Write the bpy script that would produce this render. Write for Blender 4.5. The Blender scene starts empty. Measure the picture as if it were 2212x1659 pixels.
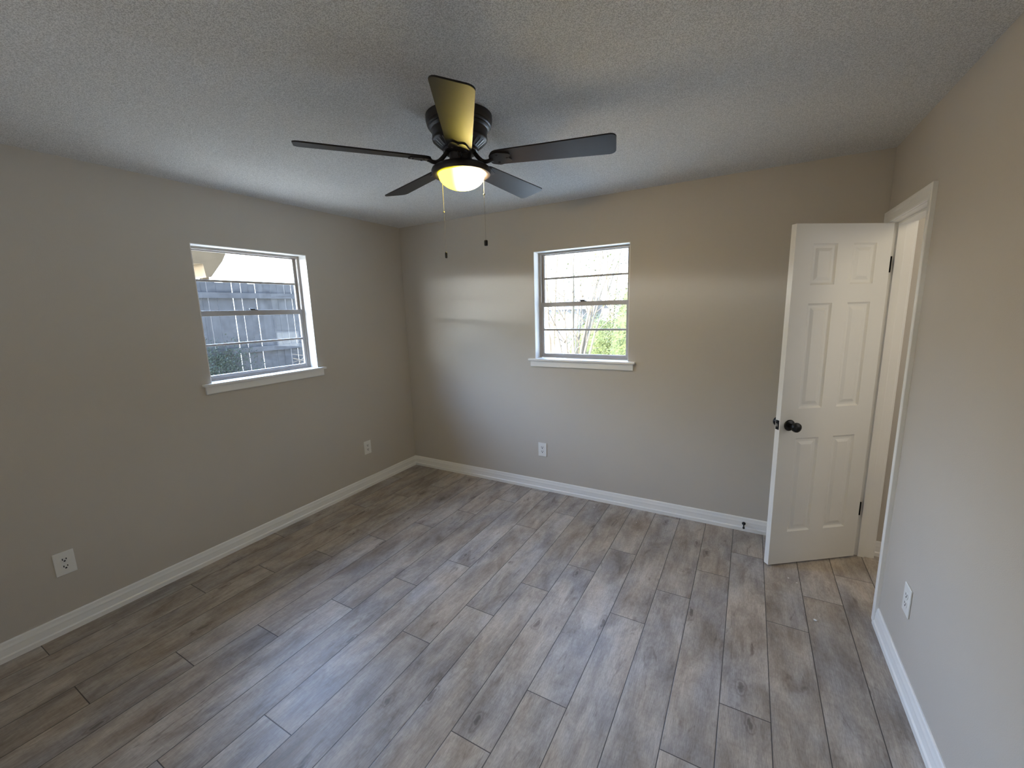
import bpy, bmesh, math, random
from mathutils import Vector, Matrix

# ------------------------------------------------------------------ camera, light, exposure
S = bpy.context.scene
COL = S.collection
S.view_settings.view_transform = 'Standard'
S.view_settings.look = 'None'
S.view_settings.gamma = 1.0
S.view_settings.use_curve_mapping = False
S.view_settings.exposure = 0.0
S.cycles.max_bounces = 12
S.cycles.diffuse_bounces = 8
S.cycles.glossy_bounces = 4
S.cycles.transparent_max_bounces = 16
S.cycles.caustics_reflective = False
S.cycles.caustics_refractive = False
S.cycles.sample_clamp_indirect = 6.0

CAM = Vector((3.0692, -3.2410, 1.6170))
YAW, PITCH, ROLL, FPX = 0.5167, -0.1754, -0.0292, 904.58


def cam_axes():
    cy, sy = math.cos(YAW), math.sin(YAW)
    cp, sp = math.cos(PITCH), math.sin(PITCH)
    f = Vector((-sy * cp, cy * cp, sp))
    r = Vector((cy, sy, 0))
    u = r.cross(f)
    cr, sr = math.cos(ROLL), math.sin(ROLL)
    return r * cr + u * sr, u * cr - r * sr, f


cd = bpy.data.cameras.new('camera')
cam = bpy.data.objects.new('camera', cd)
COL.objects.link(cam)
R_, U_, F_ = cam_axes()
cam.matrix_world = Matrix(((R_.x, U_.x, -F_.x, CAM.x), (R_.y, U_.y, -F_.y, CAM.y),
                           (R_.z, U_.z, -F_.z, CAM.z), (0, 0, 0, 1)))
cd.sensor_fit = 'HORIZONTAL'
cd.sensor_width = 36.0
cd.lens = FPX / 2212 * 36.0
cd.clip_start = 0.02
cd.clip_end = 300
S.camera = cam

# sky
SUN_DIR = Vector((-0.22, -0.85, 0.62)).normalized()          # towards the sun
BLUE_SKY, BLUE_FAR, HAZE = 58.0, 8.0, 270.0
W_ = bpy.data.worlds.new('sky')
S.world = W_
W_.use_nodes = True
wn = W_.node_tree
wn.nodes.clear()


def wnode(kind, **kw):
    n = wn.nodes.new(kind)
    for k, v in kw.items():
        setattr(n, k, v)
    return n


def wramp(src, stops):
    n = wnode('ShaderNodeValToRGB')
    e = n.color_ramp.elements
    while len(e) < len(stops):
        e.new(0.5)
    for el, (p_, c_) in zip(e, stops):
        el.position = p_
        el.color = (*c_, 1)
    wn.links.new(src, n.inputs['Fac'])
    return n.outputs['Color']


def wglow(direction, lo, hi, out_lo, out_hi):
    d = wnode('ShaderNodeVectorMath', operation='DOT_PRODUCT')
    wn.links.new(wtc.outputs['Generated'], d.inputs[0])
    d.inputs[1].default_value = Vector(direction).normalized()
    m = wnode('ShaderNodeMapRange', interpolation_type='SMOOTHSTEP')
    for k, v in (('From Min', lo), ('From Max', hi), ('To Min', out_lo), ('To Max', out_hi)):
        m.inputs[k].default_value = v
    wn.links.new(d.outputs['Value'], m.inputs['Value'])
    return m.outputs[0]


wtc = wnode('ShaderNodeTexCoord')
sxyz = wnode('ShaderNodeSeparateXYZ')
wn.links.new(wtc.outputs['Generated'], sxyz.inputs[0])
# clear blue sky, paler towards the horizon
bg1 = wnode('ShaderNodeBackground')
wn.links.new(wramp(sxyz.outputs['Z'], [(0.0, (0.15, 0.17, 0.19)), (0.13, (0.09, 0.10, 0.115)), (0.24, (0.32, 0.40, 0.50)), (0.36, (0.48, 0.66, 1.0)), (1.0, (0.34, 0.54, 1.0))]), bg1.inputs['Color'])
wn.links.new(wglow((-0.9, -0.43, 0), -0.5, 0.6, BLUE_FAR, BLUE_SKY), bg1.inputs['Strength'])
# sunlit haze low over the horizon on the sun's side
bg2 = wnode('ShaderNodeBackground')
wn.links.new(wramp(sxyz.outputs['Z'], [(0.0, (0.10, 0.10, 0.10)), (0.064, (0.16, 0.16, 0.16)), (0.070, (0.92, 0.97, 1.0)),
                                       (0.086, (0.92, 0.97, 1.0)), (0.092, (0.14, 0.16, 0.17)), (0.20, (0, 0, 0))]), bg2.inputs['Color'])
wn.links.new(wglow((-0.45, -0.89, 0), 0.45, 0.92, 1.0, HAZE), bg2.inputs['Strength'])
wadd = wnode('ShaderNodeAddShader')
wo = wnode('ShaderNodeOutputWorld')
wn.links.new(bg1.outputs[0], wadd.inputs[0])
wn.links.new(bg2.outputs[0], wadd.inputs[1])
wn.links.new(wadd.outputs[0], wo.inputs[0])


def light(name, kind, loc, energy, color, rot=None, **kw):
    d = bpy.data.lights.new(name, kind)
    d.energy = energy
    d.color = color
    for k, v in kw.items():
        if k == 'portal':
            d.cycles.is_portal = True
        else:
            setattr(d, k, v)
    o = bpy.data.objects.new(name, d)
    COL.objects.link(o)
    o.location = loc
    if rot is not None:
        o.rotation_euler = rot
    return o


sun = light('sun', 'SUN', (0, 0, 20), 36.0, (1.0, 0.93, 0.8), angle=math.radians(0.6))
sun.rotation_euler = SUN_DIR.to_track_quat('Z', 'Y').to_euler()
# daylight sampling portals in the two window openings
light('window_portal', 'AREA', (-0.137, -1.45, 1.641), 0, (1, 1, 1), (0, math.radians(-90), 0),
      shape='RECTANGLE', size=0.88, size_y=0.79, portal=True)
light('window_portal', 'AREA', (1.867, 0.137, 1.641), 0, (1, 1, 1), (math.radians(-90), 0, 0),
      shape='RECTANGLE', size=0.79, size_y=0.88, portal=True)
# added fill light behind the viewer, lifts the whole room
light('rear_fill', 'AREA', (1.5, -3.735, 1.55), 4.0, (1.0, 0.97, 0.93), (math.radians(90), 0, 0), shape='RECTANGLE', size=1.4, size_y=0.95)
# hallway beyond the door: warm ceiling lamp, and an added fill for the door
light('hallway_lamp', 'POINT', (4.40, -1.2, 2.28), 11, (1.0, 0.86, 0.62), shadow_soft_size=0.15)
light('hallway_fill', 'AREA', (4.83, -0.85, 1.50), 4.8, (0.97, 0.99, 1.0), (0, math.radians(90), 0), shape='RECTANGLE', size=1.4, size_y=1.0)

# ------------------------------------------------------------------ dimensions
RW, RH, RY = 3.718, 2.44, -3.75
HX = 4.85                      # far side wall of the hall
BB = 0.098                     # baseboard height

# ------------------------------------------------------------------ materials


def mat(name):
    m = bpy.data.materials.new(name)
    m.use_nodes = True
    nt = m.node_tree
    b = nt.nodes['Principled BSDF']
    return m, nt, b


def N(nt, kind, **kw):
    n = nt.nodes.new(kind)
    for k, v in kw.items():
        if k in n.inputs.keys() if isinstance(k, str) else False:
            n.inputs[k].default_value = v
        else:
            setattr(n, k, v)
    return n


def L(nt, a, b):
    nt.links.new(a, b)


def plain(name, col, rough=0.5, metal=0.0, noise=0.0, nscale=8.0, bump=0.0, bscale=200.0, spec=0.5):
    m, nt, b = mat(name)
    b.inputs['Roughness'].default_value = rough
    b.inputs['Metallic'].default_value = metal
    b.inputs['Specular IOR Level'].default_value = spec
    tc = N(nt, 'ShaderNodeTexCoord')
    if noise > 0:
        n = N(nt, 'ShaderNodeTexNoise')
        n.inputs['Scale'].default_value = nscale
        n.inputs['Detail'].default_value = 5
        L(nt, tc.outputs['Object'], n.inputs['Vector'])
        mx = N(nt, 'ShaderNodeMix', data_type='RGBA')
        mx.inputs['A'].default_value = (*[c * (1 - noise) for c in col], 1)
        mx.inputs['B'].default_value = (*[min(1, c * (1 + noise)) for c in col], 1)
        L(nt, n.outputs['Fac'], mx.inputs['Factor'])
        L(nt, mx.outputs['Result'], b.inputs['Base Color'])
    else:
        b.inputs['Base Color'].default_value = (*col, 1)
    if bump > 0:
        n2 = N(nt, 'ShaderNodeTexNoise')
        n2.inputs['Scale'].default_value = bscale
        n2.inputs['Detail'].default_value = 3
        L(nt, tc.outputs['Object'], n2.inputs['Vector'])
        bp = N(nt, 'ShaderNodeBump')
        bp.inputs['Strength'].default_value = bump
        bp.inputs['Distance'].default_value = 0.002
        L(nt, n2.outputs['Fac'], bp.inputs['Height'])
        L(nt, bp.outputs['Normal'], b.inputs['Normal'])
    return m


M = {}
M['wall'] = plain('greige_wall_paint', (0.535, 0.495, 0.44), 0.55, noise=0.025, nscale=3, bump=0.25, bscale=260)
M['trim'] = plain('white_trim_paint', (0.86, 0.85, 0.825), 0.35, noise=0.02, nscale=6, bump=0.06, bscale=90)
M['door'] = plain('white_door_paint', (0.78, 0.765, 0.72), 0.38, noise=0.03, nscale=4, bump=0.08, bscale=120)
M['bronze'] = plain('dark_bronze_metal', (0.022, 0.017, 0.014), 0.42, metal=0.2, noise=0.15, nscale=30)
M['blade'] = plain('dark_bronze_blade', (0.016, 0.0122, 0.0105), 0.5, noise=0.2, nscale=40, bump=0.15, bscale=400, spec=0.3)
M['black'] = plain('black_metal', (0.008, 0.0075, 0.007), 0.3, metal=0.3)
M['rib'] = plain('pale_bronze_metal', (0.16, 0.15, 0.14), 0.35, metal=0.6)  # vent ribs, paler than the housing bronze
M['chain'] = plain('bead_chain_metal', (0.33, 0.30, 0.26), 0.35, metal=0.8)
M['steel'] = plain('steel', (0.5, 0.5, 0.5), 0.3, metal=1.0)
M['alu'] = plain('aluminium_window_frame', (0.34, 0.305, 0.275), 0.4, metal=0.05, noise=0.1, nscale=20)
M['plastic'] = plain('white_plastic', (0.80, 0.79, 0.76), 0.3)
M['slot'] = plain('dark_slot', (0.01, 0.01, 0.01), 0.6)
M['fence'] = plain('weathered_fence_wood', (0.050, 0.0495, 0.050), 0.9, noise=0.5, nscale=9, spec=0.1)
M['bark'] = plain('pale_bark', (0.13, 0.102, 0.07), 0.85, noise=0.35, nscale=14, spec=0.1)
M['leaf'] = plain('leaf_green', (0.050, 0.056, 0.018), 0.7, noise=0.4, nscale=5, spec=0.1)
M['ivy'] = plain('ivy_green', (0.020, 0.026, 0.017), 0.6, noise=0.4, nscale=9, spec=0.2)
M['ground'] = plain('dry_lawn', (0.46, 0.42, 0.33), 0.95, noise=0.4, nscale=1.5, spec=0.05)
M['tan'] = plain('tan_painted_wood', (0.10, 0.072, 0.042), 0.8, noise=0.2, nscale=4, spec=0.1)
M['siding'] = plain('grey_siding', (0.10, 0.10, 0.105), 0.8, noise=0.15, nscale=3, spec=0.1)
M['roof'] = plain('grey_shingles', (0.08, 0.075, 0.07), 0.9, noise=0.3, nscale=12, spec=0.1)
M['brick'] = plain('brick_wall', (0.32, 0.22, 0.17), 0.9, noise=0.3, nscale=9, spec=0.1)
M['cream'] = plain('cream_siding', (0.55, 0.50, 0.40), 0.8, noise=0.08, nscale=3, spec=0.1)
M['crumb'] = plain('drywall_crumb', (0.8, 0.79, 0.75), 0.9)


def ceiling_mat():
    m, nt, b = mat('popcorn_ceiling')
    b.inputs['Roughness'].default_value = 0.95
    b.inputs['Specular IOR Level'].default_value = 0.1
    tc = N(nt, 'ShaderNodeTexCoord')
    n1 = N(nt, 'ShaderNodeTexNoise')
    n1.inputs['Scale'].default_value = 215
    n1.inputs['Detail'].default_value = 4
    n1.inputs['Roughness'].default_value = 0.65
    L(nt, tc.outputs['Object'], n1.inputs['Vector'])
    n2 = N(nt, 'ShaderNodeTexVoronoi')
    n2.inputs['Scale'].default_value = 290
    L(nt, tc.outputs['Object'], n2.inputs['Vector'])
    ma = N(nt, 'ShaderNodeMath', operation='MULTIPLY_ADD')
    ma.inputs[1].default_value = -0.45
    L(nt, n2.outputs['Distance'], ma.inputs[0])
    L(nt, n1.outputs['Fac'], ma.inputs[2])
    bp = N(nt, 'ShaderNodeBump')
    bp.inputs['Strength'].default_value = 0.7
    bp.inputs['Distance'].default_value = 0.006
    L(nt, ma.outputs[0], bp.inputs['Height'])
    L(nt, bp.outputs['Normal'], b.inputs['Normal'])
    cr = N(nt, 'ShaderNodeValToRGB')  # shade in the popcorn pits put into the base colour
    cr.color_ramp.elements[0].position = 0.16
    cr.color_ramp.elements[0].color = (0.60, 0.595, 0.58, 1)
    cr.color_ramp.elements[1].position = 0.36
    cr.color_ramp.elements[1].color = (0.90, 0.895, 0.88, 1)
    L(nt, ma.outputs[0], cr.inputs['Fac'])
    L(nt, cr.outputs['Color'], b.inputs['Base Color'])
    return m


M['ceiling'] = ceiling_mat()


def floor_mat():
    m, nt, b = mat('grey_vinyl_planks')
    tc = N(nt, 'ShaderNodeTexCoord')
    at = N(nt, 'ShaderNodeAttribute', attribute_name='plank_rnd')
    uv = N(nt, 'ShaderNodeUVMap', uv_map='plank')
    # offset every plank's grain
    off = N(nt, 'ShaderNodeVectorMath', operation='MULTIPLY_ADD')
    off.inputs[1].default_value = (37.0, 53.0, 29.0)
    L(nt, at.outputs['Color'], off.inputs[0])
    L(nt, tc.outputs['Object'], off.inputs[2])

    def noise(sx, sy, detail=5, rough=0.6, dist=0.0):
        mp = N(nt, 'ShaderNodeMapping')
        mp.inputs['Scale'].default_value = (sx, sy, 1)
        L(nt, off.outputs[0], mp.inputs['Vector'])
        n = N(nt, 'ShaderNodeTexNoise')
        n.inputs['Scale'].default_value = 1.0
        n.inputs['Detail'].default_value = detail
        n.inputs['Roughness'].default_value = rough
        n.inputs['Distortion'].default_value = dist
        L(nt, mp.outputs[0], n.inputs['Vector'])
        return n.outputs['Fac']

    def ramp(fac, stops):
        cr = N(nt, 'ShaderNodeValToRGB')
        e = cr.color_ramp.elements
        while len(e) < len(stops):
            e.new(0.5)
        for el, (p, c) in zip(e, stops):
            el.position = p
            el.color = (*c, 1) if len(c) == 3 else c
        L(nt, fac, cr.inputs['Fac'])
        return cr.outputs['Color']

    def mixc(a, bb, fac, mode='MIX'):
        mx = N(nt, 'ShaderNodeMix', data_type='RGBA', blend_type=mode)
        for s, v in (('A', a), ('B', bb), ('Factor', fac)):
            if hasattr(v, 'links'):
                L(nt, v, mx.inputs[s])
            elif s == 'Factor':
                mx.inputs[s].default_value = v
            else:
                mx.inputs[s].default_value = (*v, 1)
        return mx.outputs['Result']

    sep = N(nt, 'ShaderNodeSeparateColor')
    L(nt, at.outputs['Color'], sep.inputs[0])
    blot = noise(8.5, 3.0, 6, 0.66, 0.35)
    base = ramp(blot, [(0.30, (0.215, 0.180, 0.150)), (0.46, (0.335, 0.295, 0.262)),
                       (0.58, (0.430, 0.390, 0.350)), (0.75, (0.530, 0.490, 0.45))])
    grain = noise(75, 3.2, 6, 0.7, 0.4)
    gcol = ramp(grain, [(0.3, (0.62, 0.60, 0.58)), (0.5, (0.98, 0.98, 0.98)), (0.68, (1.18, 1.18, 1.18))])
    cool = noise(5.5, 2.2, 3, 0.55, 0.3)
    ccol = ramp(cool, [(0.36, (1.05, 1.0, 0.94)), (0.5, (1.0, 1.0, 1.0)), (0.64, (0.86, 0.89, 0.97))])
    base = mixc(base, ccol, 1.0, 'MULTIPLY')
    c = mixc(base, gcol, 0.42, 'MULTIPLY')
    fine = noise(300, 40, 3, 0.65)
    fcol = ramp(fine, [(0.38, (0.80, 0.79, 0.78)), (0.62, (1.14, 1.14, 1.14))])
    c = mixc(c, fcol, 0.7, 'MULTIPLY')
    # dark knots and smudges
    kn = noise(16, 4.2, 3, 0.55, 1.6)
    kcol = ramp(kn, [(0.62, (1, 1, 1)), (0.72, (0.66, 0.63, 0.61)), (0.8, (0.42, 0.38, 0.36))])
    c = mixc(c, kcol, 0.9, 'MULTIPLY')
    # scattered knots
    wob = N(nt, 'ShaderNodeMapping')
    wob.inputs['Scale'].default_value = (5.0, 1.9, 1)
    L(nt, off.outputs[0], wob.inputs['Vector'])
    wn2 = N(nt, 'ShaderNodeTexNoise')
    wn2.inputs['Scale'].default_value = 22.0
    L(nt, off.outputs[0], wn2.inputs['Vector'])
    wad = N(nt, 'ShaderNodeVectorMath', operation='MULTIPLY_ADD')
    wad.inputs[1].default_value = (0.16, 0.16, 0)
    L(nt, wn2.outputs['Color'], wad.inputs[0])
    L(nt, wob.outputs[0], wad.inputs[2])
    vor = N(nt, 'ShaderNodeTexVoronoi', voronoi_dimensions='2D')
    vor.inputs['Scale'].default_value = 1.0
    L(nt, wad.outputs[0], vor.inputs['Vector'])
    kd = ramp(vor.outputs['Distance'], [(0.0, (0.34, 0.30, 0.28)), (0.035, (0.45, 0.42, 0.40)), (0.06, (0.95, 0.95, 0.95)),
                                        (0.085, (0.66, 0.63, 0.61)), (0.12, (1, 1, 1))])
    sepv = N(nt, 'ShaderNodeSeparateColor')
    L(nt, vor.outputs['Color'], sepv.inputs[0])
    sel = N(nt, 'ShaderNodeMapRange')
    sel.inputs['From Min'].default_value = 0.55
    sel.inputs['From Max'].default_value = 0.75
    L(nt, sepv.outputs[0], sel.inputs['Value'])
    c = mixc(c, mixc((1, 1, 1), kd, sel.outputs[0]), 0.85, 'MULTIPLY')
    # cross saw marks
    saw = noise(12, 95, 2, 0.5)
    scol = ramp(saw, [(0.34, (0.88, 0.87, 0.86)), (0.5, (1, 1, 1))])
    c = mixc(c, scol, 0.5, 'MULTIPLY')
    # plank to plank tone
    tone = ramp(sep.outputs[0], [(0.0, (0.90, 0.885, 0.87)), (0.5, (1.0, 0.99, 0.98)), (1.0, (1.10, 1.105, 1.11))])
    c = mixc(c, tone, 1.0, 'MULTIPLY')
    # seams: distance (m) to plank edges
    su = N(nt, 'ShaderNodeSeparateXYZ')
    L(nt, uv.outputs[0], su.inputs[0])

    def edge(o, size):
        a = N(nt, 'ShaderNodeMath', operation='SUBTRACT')
        a.inputs[0].default_value = 1.0
        L(nt, o, a.inputs[1])
        mn = N(nt, 'ShaderNodeMath', operation='MINIMUM')
        L(nt, o, mn.inputs[0])
        L(nt, a.outputs[0], mn.inputs[1])
        ml = N(nt, 'ShaderNodeMath', operation='MULTIPLY')
        ml.inputs[1].default_value = size
        L(nt, mn.outputs[0], ml.inputs[0])
        return ml.outputs[0]
    mn = N(nt, 'ShaderNodeMath', operation='MINIMUM')
    L(nt, edge(su.outputs[0], 0.1816), mn.inputs[0])
    L(nt, edge(su.outputs[1], 1.218), mn.inputs[1])
    mr = N(nt, 'ShaderNodeMapRange')
    mr.inputs['From Min'].default_value = 0.0007
    mr.inputs['From Max'].default_value = 0.0026
    L(nt, mn.outputs[0], mr.inputs['Value'])
    c = mixc((0.035, 0.03, 0.027), c, mr.outputs[0])
    L(nt, c, b.inputs['Base Color'])
    # height: seam groove and grain
    h = N(nt, 'ShaderNodeMath', operation='MULTIPLY_ADD')
    h.inputs[1].default_value = 0.12
    L(nt, grain, h.inputs[0])
    L(nt, mr.outputs[0], h.inputs[2])
    bp = N(nt, 'ShaderNodeBump')
    bp.inputs['Strength'].default_value = 0.35
    bp.inputs['Distance'].default_value = 0.0015
    L(nt, h.outputs[0], bp.inputs['Height'])
    L(nt, bp.outputs['Normal'], b.inputs['Normal'])
    rr = N(nt, 'ShaderNodeMapRange')
    rr.inputs['To Min'].default_value = 0.34
    rr.inputs['To Max'].default_value = 0.52
    L(nt, grain, rr.inputs['Value'])
    L(nt, rr.outputs[0], b.inputs['Roughness'])
    b.inputs['Specular IOR Level'].default_value = 0.5
    return m


M['floor'] = floor_mat()


def glass_mat():
    m, nt, b = mat('window_glass')
    nt.nodes.remove(b)
    out = nt.nodes['Material Output']
    tr = N(nt, 'ShaderNodeBsdfTransparent')
    tr.inputs[0].default_value = (0.965, 0.975, 0.975, 1)
    gl = N(nt, 'ShaderNodeBsdfGlossy')
    gl.inputs['Roughness'].default_value = 0.03
    fr = N(nt, 'ShaderNodeFresnel')
    ge = N(nt, 'ShaderNodeNewGeometry')
    io = N(nt, 'ShaderNodeMapRange')          # thin pane: same reflectance from both sides
    io.inputs['To Min'].default_value = 1.45
    io.inputs['To Max'].default_value = 1 / 1.45
    L(nt, ge.outputs['Backfacing'], io.inputs['Value'])
    L(nt, io.outputs[0], fr.inputs[0])
    mx = N(nt, 'ShaderNodeMixShader')
    L(nt, fr.outputs[0], mx.inputs[0])
    L(nt, tr.outputs[0], mx.inputs[1])
    L(nt, gl.outputs[0], mx.inputs[2])
    L(nt, mx.outputs[0], out.inputs[0])
    return m


M['glass'] = glass_mat()


def bowl_mat():
    m, nt, b = mat('frosted_lamp_glass')
    nt.nodes.remove(b)
    out = nt.nodes['Material Output']
    tl = N(nt, 'ShaderNodeBsdfTranslucent')
    tl.inputs[0].default_value = (0.03, 0.025, 0.003, 1)
    df = N(nt, 'ShaderNodeBsdfDiffuse')
    df.inputs[0].default_value = (0.10, 0.085, 0.01, 1)
    mx = N(nt, 'ShaderNodeMixShader')
    mx.inputs[0].default_value = 0.35
    L(nt, tl.outputs[0], mx.inputs[1])
    L(nt, df.outputs[0], mx.inputs[2])
    # the bulb sits towards one side of the bowl: white-hot there, deep yellow away from it
    tc = N(nt, 'ShaderNodeTexCoord')
    dp = N(nt, 'ShaderNodeVectorMath', operation='DOT_PRODUCT')
    L(nt, tc.outputs['Object'], dp.inputs[0])
    dp.inputs[1].default_value = (R_.x, R_.y, 0)
    mr = N(nt, 'ShaderNodeMapRange', interpolation_type='SMOOTHSTEP')
    mr.inputs['From Min'].default_value = -0.04
    mr.inputs['From Max'].default_value = 0.09
    L(nt, dp.outputs['Value'], mr.inputs['Value'])
    cm = N(nt, 'ShaderNodeMix', data_type='RGBA')
    cm.inputs['A'].default_value = (1.0, 0.80, 0.026, 1)
    cm.inputs['B'].default_value = (1.0, 0.76, 0.46, 1)
    L(nt, mr.outputs[0], cm.inputs['Factor'])
    em = N(nt, 'ShaderNodeEmission')
    L(nt, cm.outputs['Result'], em.inputs[0])
    sm = N(nt, 'ShaderNodeMapRange')
    sm.inputs['To Min'].default_value = 14.0
    sm.inputs['To Max'].default_value = 190.0
    L(nt, mr.outputs[0], sm.inputs['Value'])
    L(nt, sm.outputs[0], em.inputs[1])
    ad = N(nt, 'ShaderNodeAddShader')
    L(nt, mx.outputs[0], ad.inputs[0])
    L(nt, em.outputs[0], ad.inputs[1])
    L(nt, ad.outputs[0], out.inputs[0])
    return m


M['bowl'] = bowl_mat()

# ------------------------------------------------------------------ mesh helpers


def box(bm, x0, x1, y0, y1, z0, z1):
    vs = [bm.verts.new((x, y, z)) for z in (z0, z1) for y in (y0, y1) for x in (x0, x1)]
    for q in ((0, 2, 3, 1), (4, 5, 7, 6), (0, 1, 5, 4), (2, 6, 7, 3), (0, 4, 6, 2), (1, 3, 7, 5)):
        bm.faces.new([vs[i] for i in q])
    return vs


def lathe(bm, prof, seg=48, c=(0, 0, 0), axis=None, cap=False):
    """profile of (r, h) turned about z (or about axis) at c"""
    rot = Vector((0, 0, 1)).rotation_difference(axis).to_matrix() if axis is not None else Matrix.Identity(3)
    c = Vector(c)
    rings = []
    for r, h in prof:
        if r < 1e-6:
            rings.append([bm.verts.new(c + rot @ Vector((0, 0, h)))])
        else:
            rings.append([bm.verts.new(c + rot @ Vector((r * math.cos(2 * math.pi * i / seg),
                                                         r * math.sin(2 * math.pi * i / seg), h)))
                          for i in range(seg)])
    for a, b2 in zip(rings, rings[1:]):
        for i in range(seg):
            j = (i + 1) % seg
            if len(a) == 1 and len(b2) == 1:
                continue
            if len(a) == 1:
                bm.faces.new((a[0], b2[j], b2[i]))
            elif len(b2) == 1:
                bm.faces.new((a[i], a[j], b2[0]))
            else:
                bm.faces.new((a[i], a[j], b2[j], b2[i]))
    if cap:
        for rg in (rings[0], rings[-1]):
            if len(rg) > 2:
                bm.faces.new(rg)


def tube(bm, pts, rad, seg=10, cap=True):
    pts = [Vector(p) for p in pts]
    rad = rad if isinstance(rad, (list, tuple)) else [rad] * len(pts)
    rings = []
    up = None
    for i, p in enumerate(pts):
        t = (pts[min(i + 1, len(pts) - 1)] - pts[max(i - 1, 0)]).normalized()
        if up is None:
            up = t.orthogonal().normalized()
        up = (up - t * up.dot(t)).normalized()
        v = t.cross(up)
        rings.append([bm.verts.new(p + (up * math.cos(2 * math.pi * k / seg) + v * math.sin(2 * math.pi * k / seg)) * rad[i])
                      for k in range(seg)])
    for a, b2 in zip(rings, rings[1:]):
        for k in range(seg):
            j = (k + 1) % seg
            bm.faces.new((a[k], a[j], b2[j], b2[k]))
    if cap:
        bm.faces.new(rings[0][::-1])
        bm.faces.new(rings[-1])


def sweep(bm, prof, path, side, closed_ends=True):
    """profile (t outwards, h up-in-normal) swept along a planar path with mitres.
    path: list of (point, outward direction per vertex already mitred, normal)"""
    rings = []
    for p, o, n in path:
        p, o, n = Vector(p), Vector(o), Vector(n)
        rings.append([bm.verts.new(p + o * a + n * h) for a, h in prof])
    k = len(prof)
    for a, b2 in zip(rings, rings[1:]):
        for i in range(k):
            j = (i + 1) % k
            bm.faces.new((a[i], a[j], b2[j], b2[i]))
    if closed_ends:
        bm.faces.new(rings[0][::-1])
        bm.faces.new(rings[-1])


def prism(bm, poly, vec):
    vec = Vector(vec)
    a = [bm.verts.new(Vector(p)) for p in poly]
    b2 = [bm.verts.new(Vector(p) + vec) for p in poly]
    n = len(a)
    bm.faces.new(a[::-1])
    bm.faces.new(b2)
    for i in range(n):
        j = (i + 1) % n
        bm.faces.new((a[i], a[j], b2[j], b2[i]))


def obj(name, bm, material, parent=None, smooth=False, bevel=0.0, bseg=2):
    bmesh.ops.recalc_face_normals(bm, faces=bm.faces[:])
    me = bpy.data.meshes.new(name)
    bm.to_mesh(me)
    bm.free()
    me.materials.append(material)
    o = bpy.data.objects.new(name, me)
    COL.objects.link(o)
    if parent is not None:
        o.parent = parent
    if smooth:
        for p in me.polygons:
            p.use_smooth = True
        md = o.modifiers.new('edges', 'EDGE_SPLIT')
        md.split_angle = math.radians(38)
    if bevel > 0:
        md = o.modifiers.new('bevel', 'BEVEL')
        md.width = bevel
        md.segments = bseg
        md.limit_method = 'ANGLE'
        md.angle_limit = math.radians(40)
    return o


def empty(name, loc=(0, 0, 0), rotz=0.0):
    o = bpy.data.objects.new(name, None)
    o.empty_display_size = 0.1
    COL.objects.link(o)
    o.location = loc
    o.rotation_euler = (0, 0, rotz)
    return o


def tag(o, label, cat, group=None, kind=None):
    o['label'] = label
    o['category'] = cat
    if group:
        o['group'] = group
    if kind:
        o['kind'] = kind
    return o


def struct(o, label=None, cat=None):
    o['kind'] = 'structure'
    if label:
        o['label'] = label
    if cat:
        o['category'] = cat
    return o


def copy_tree(o, parent=None):
    c = o.copy()
    COL.objects.link(c)
    if parent is not None:
        c.parent = parent
    for ch in list(o.children):
        copy_tree(ch, c)
    return c


# ------------------------------------------------------------------ floor
PX0, PW, PL = 1.7827, 0.1816, 1.218
JOINT = {-10: -2.81, -9: -2.20, -8: -1.886, -7: -1.598, -6: -1.284, -5: -0.986, -4: -0.667, -3: -1.567,
         -2: -1.27, -1: -0.659, 0: -1.569, 1: -1.256, 2: -0.960, 3: -0.663, 4: -1.26, 5: -0.953, 6: -0.652,
         7: -0.348, 8: -0.95, 9: -0.644, 10: -0.341, 11: -0.75, 12: -0.45, 13: -1.0, 14: -0.2, 15: -0.8, 16: -0.5}
rng = random.Random(11)


def build_floor():
    bm = bmesh.new()
    uvl = bm.loops.layers.uv.new('plank')
    cl = bm.loops.layers.float_color.new('plank_rnd')
    for k in range(-10, 17):
        xa, xb = PX0 + PW * k, PX0 + PW * (k + 1)
        j = JOINT[k]
        while j < 0.1:
            j += PL
        y1 = j
        while y1 > RY:
            y0 = y1 - PL
            rnd = (rng.random(), rng.random(), rng.random(), 1)
            ca, cb = max(xa, 0.0), min(xb, HX)
            c0, c1 = max(y0, RY), min(y1, 0.02)
            if cb > ca and c1 > c0:
                co = [(ca, c0), (cb, c0), (cb, c1), (ca, c1)]
                f = bm.faces.new([bm.verts.new((x, y, 0)) for x, y in co])
                for lp, (x, y) in zip(f.loops, co):
                    lp[uvl].uv = ((x - xa) / PW, (y - y0) / PL)
                    lp[cl] = rnd
            y1 = y0
    # sub-floor body so that the floor has thickness
    box(bm, 0, HX, RY, 0.02, -0.05, -0.002)
    o = obj('floor', bm, M['floor'])
    return struct(o, 'grey-brown wood-look vinyl plank floor', 'floor')


build_floor()

# ------------------------------------------------------------------ walls and ceiling
LY0, LY1 = -1.848, -1.053          # left window opening
BX0, BX1 = 1.468, 2.266            # back window opening
WZ0, WZ1 = 1.190, 2.085
DY0, DY1 = -0.677, -0.036          # doorway
DZ = 2.034
WT = 0.135


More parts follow.
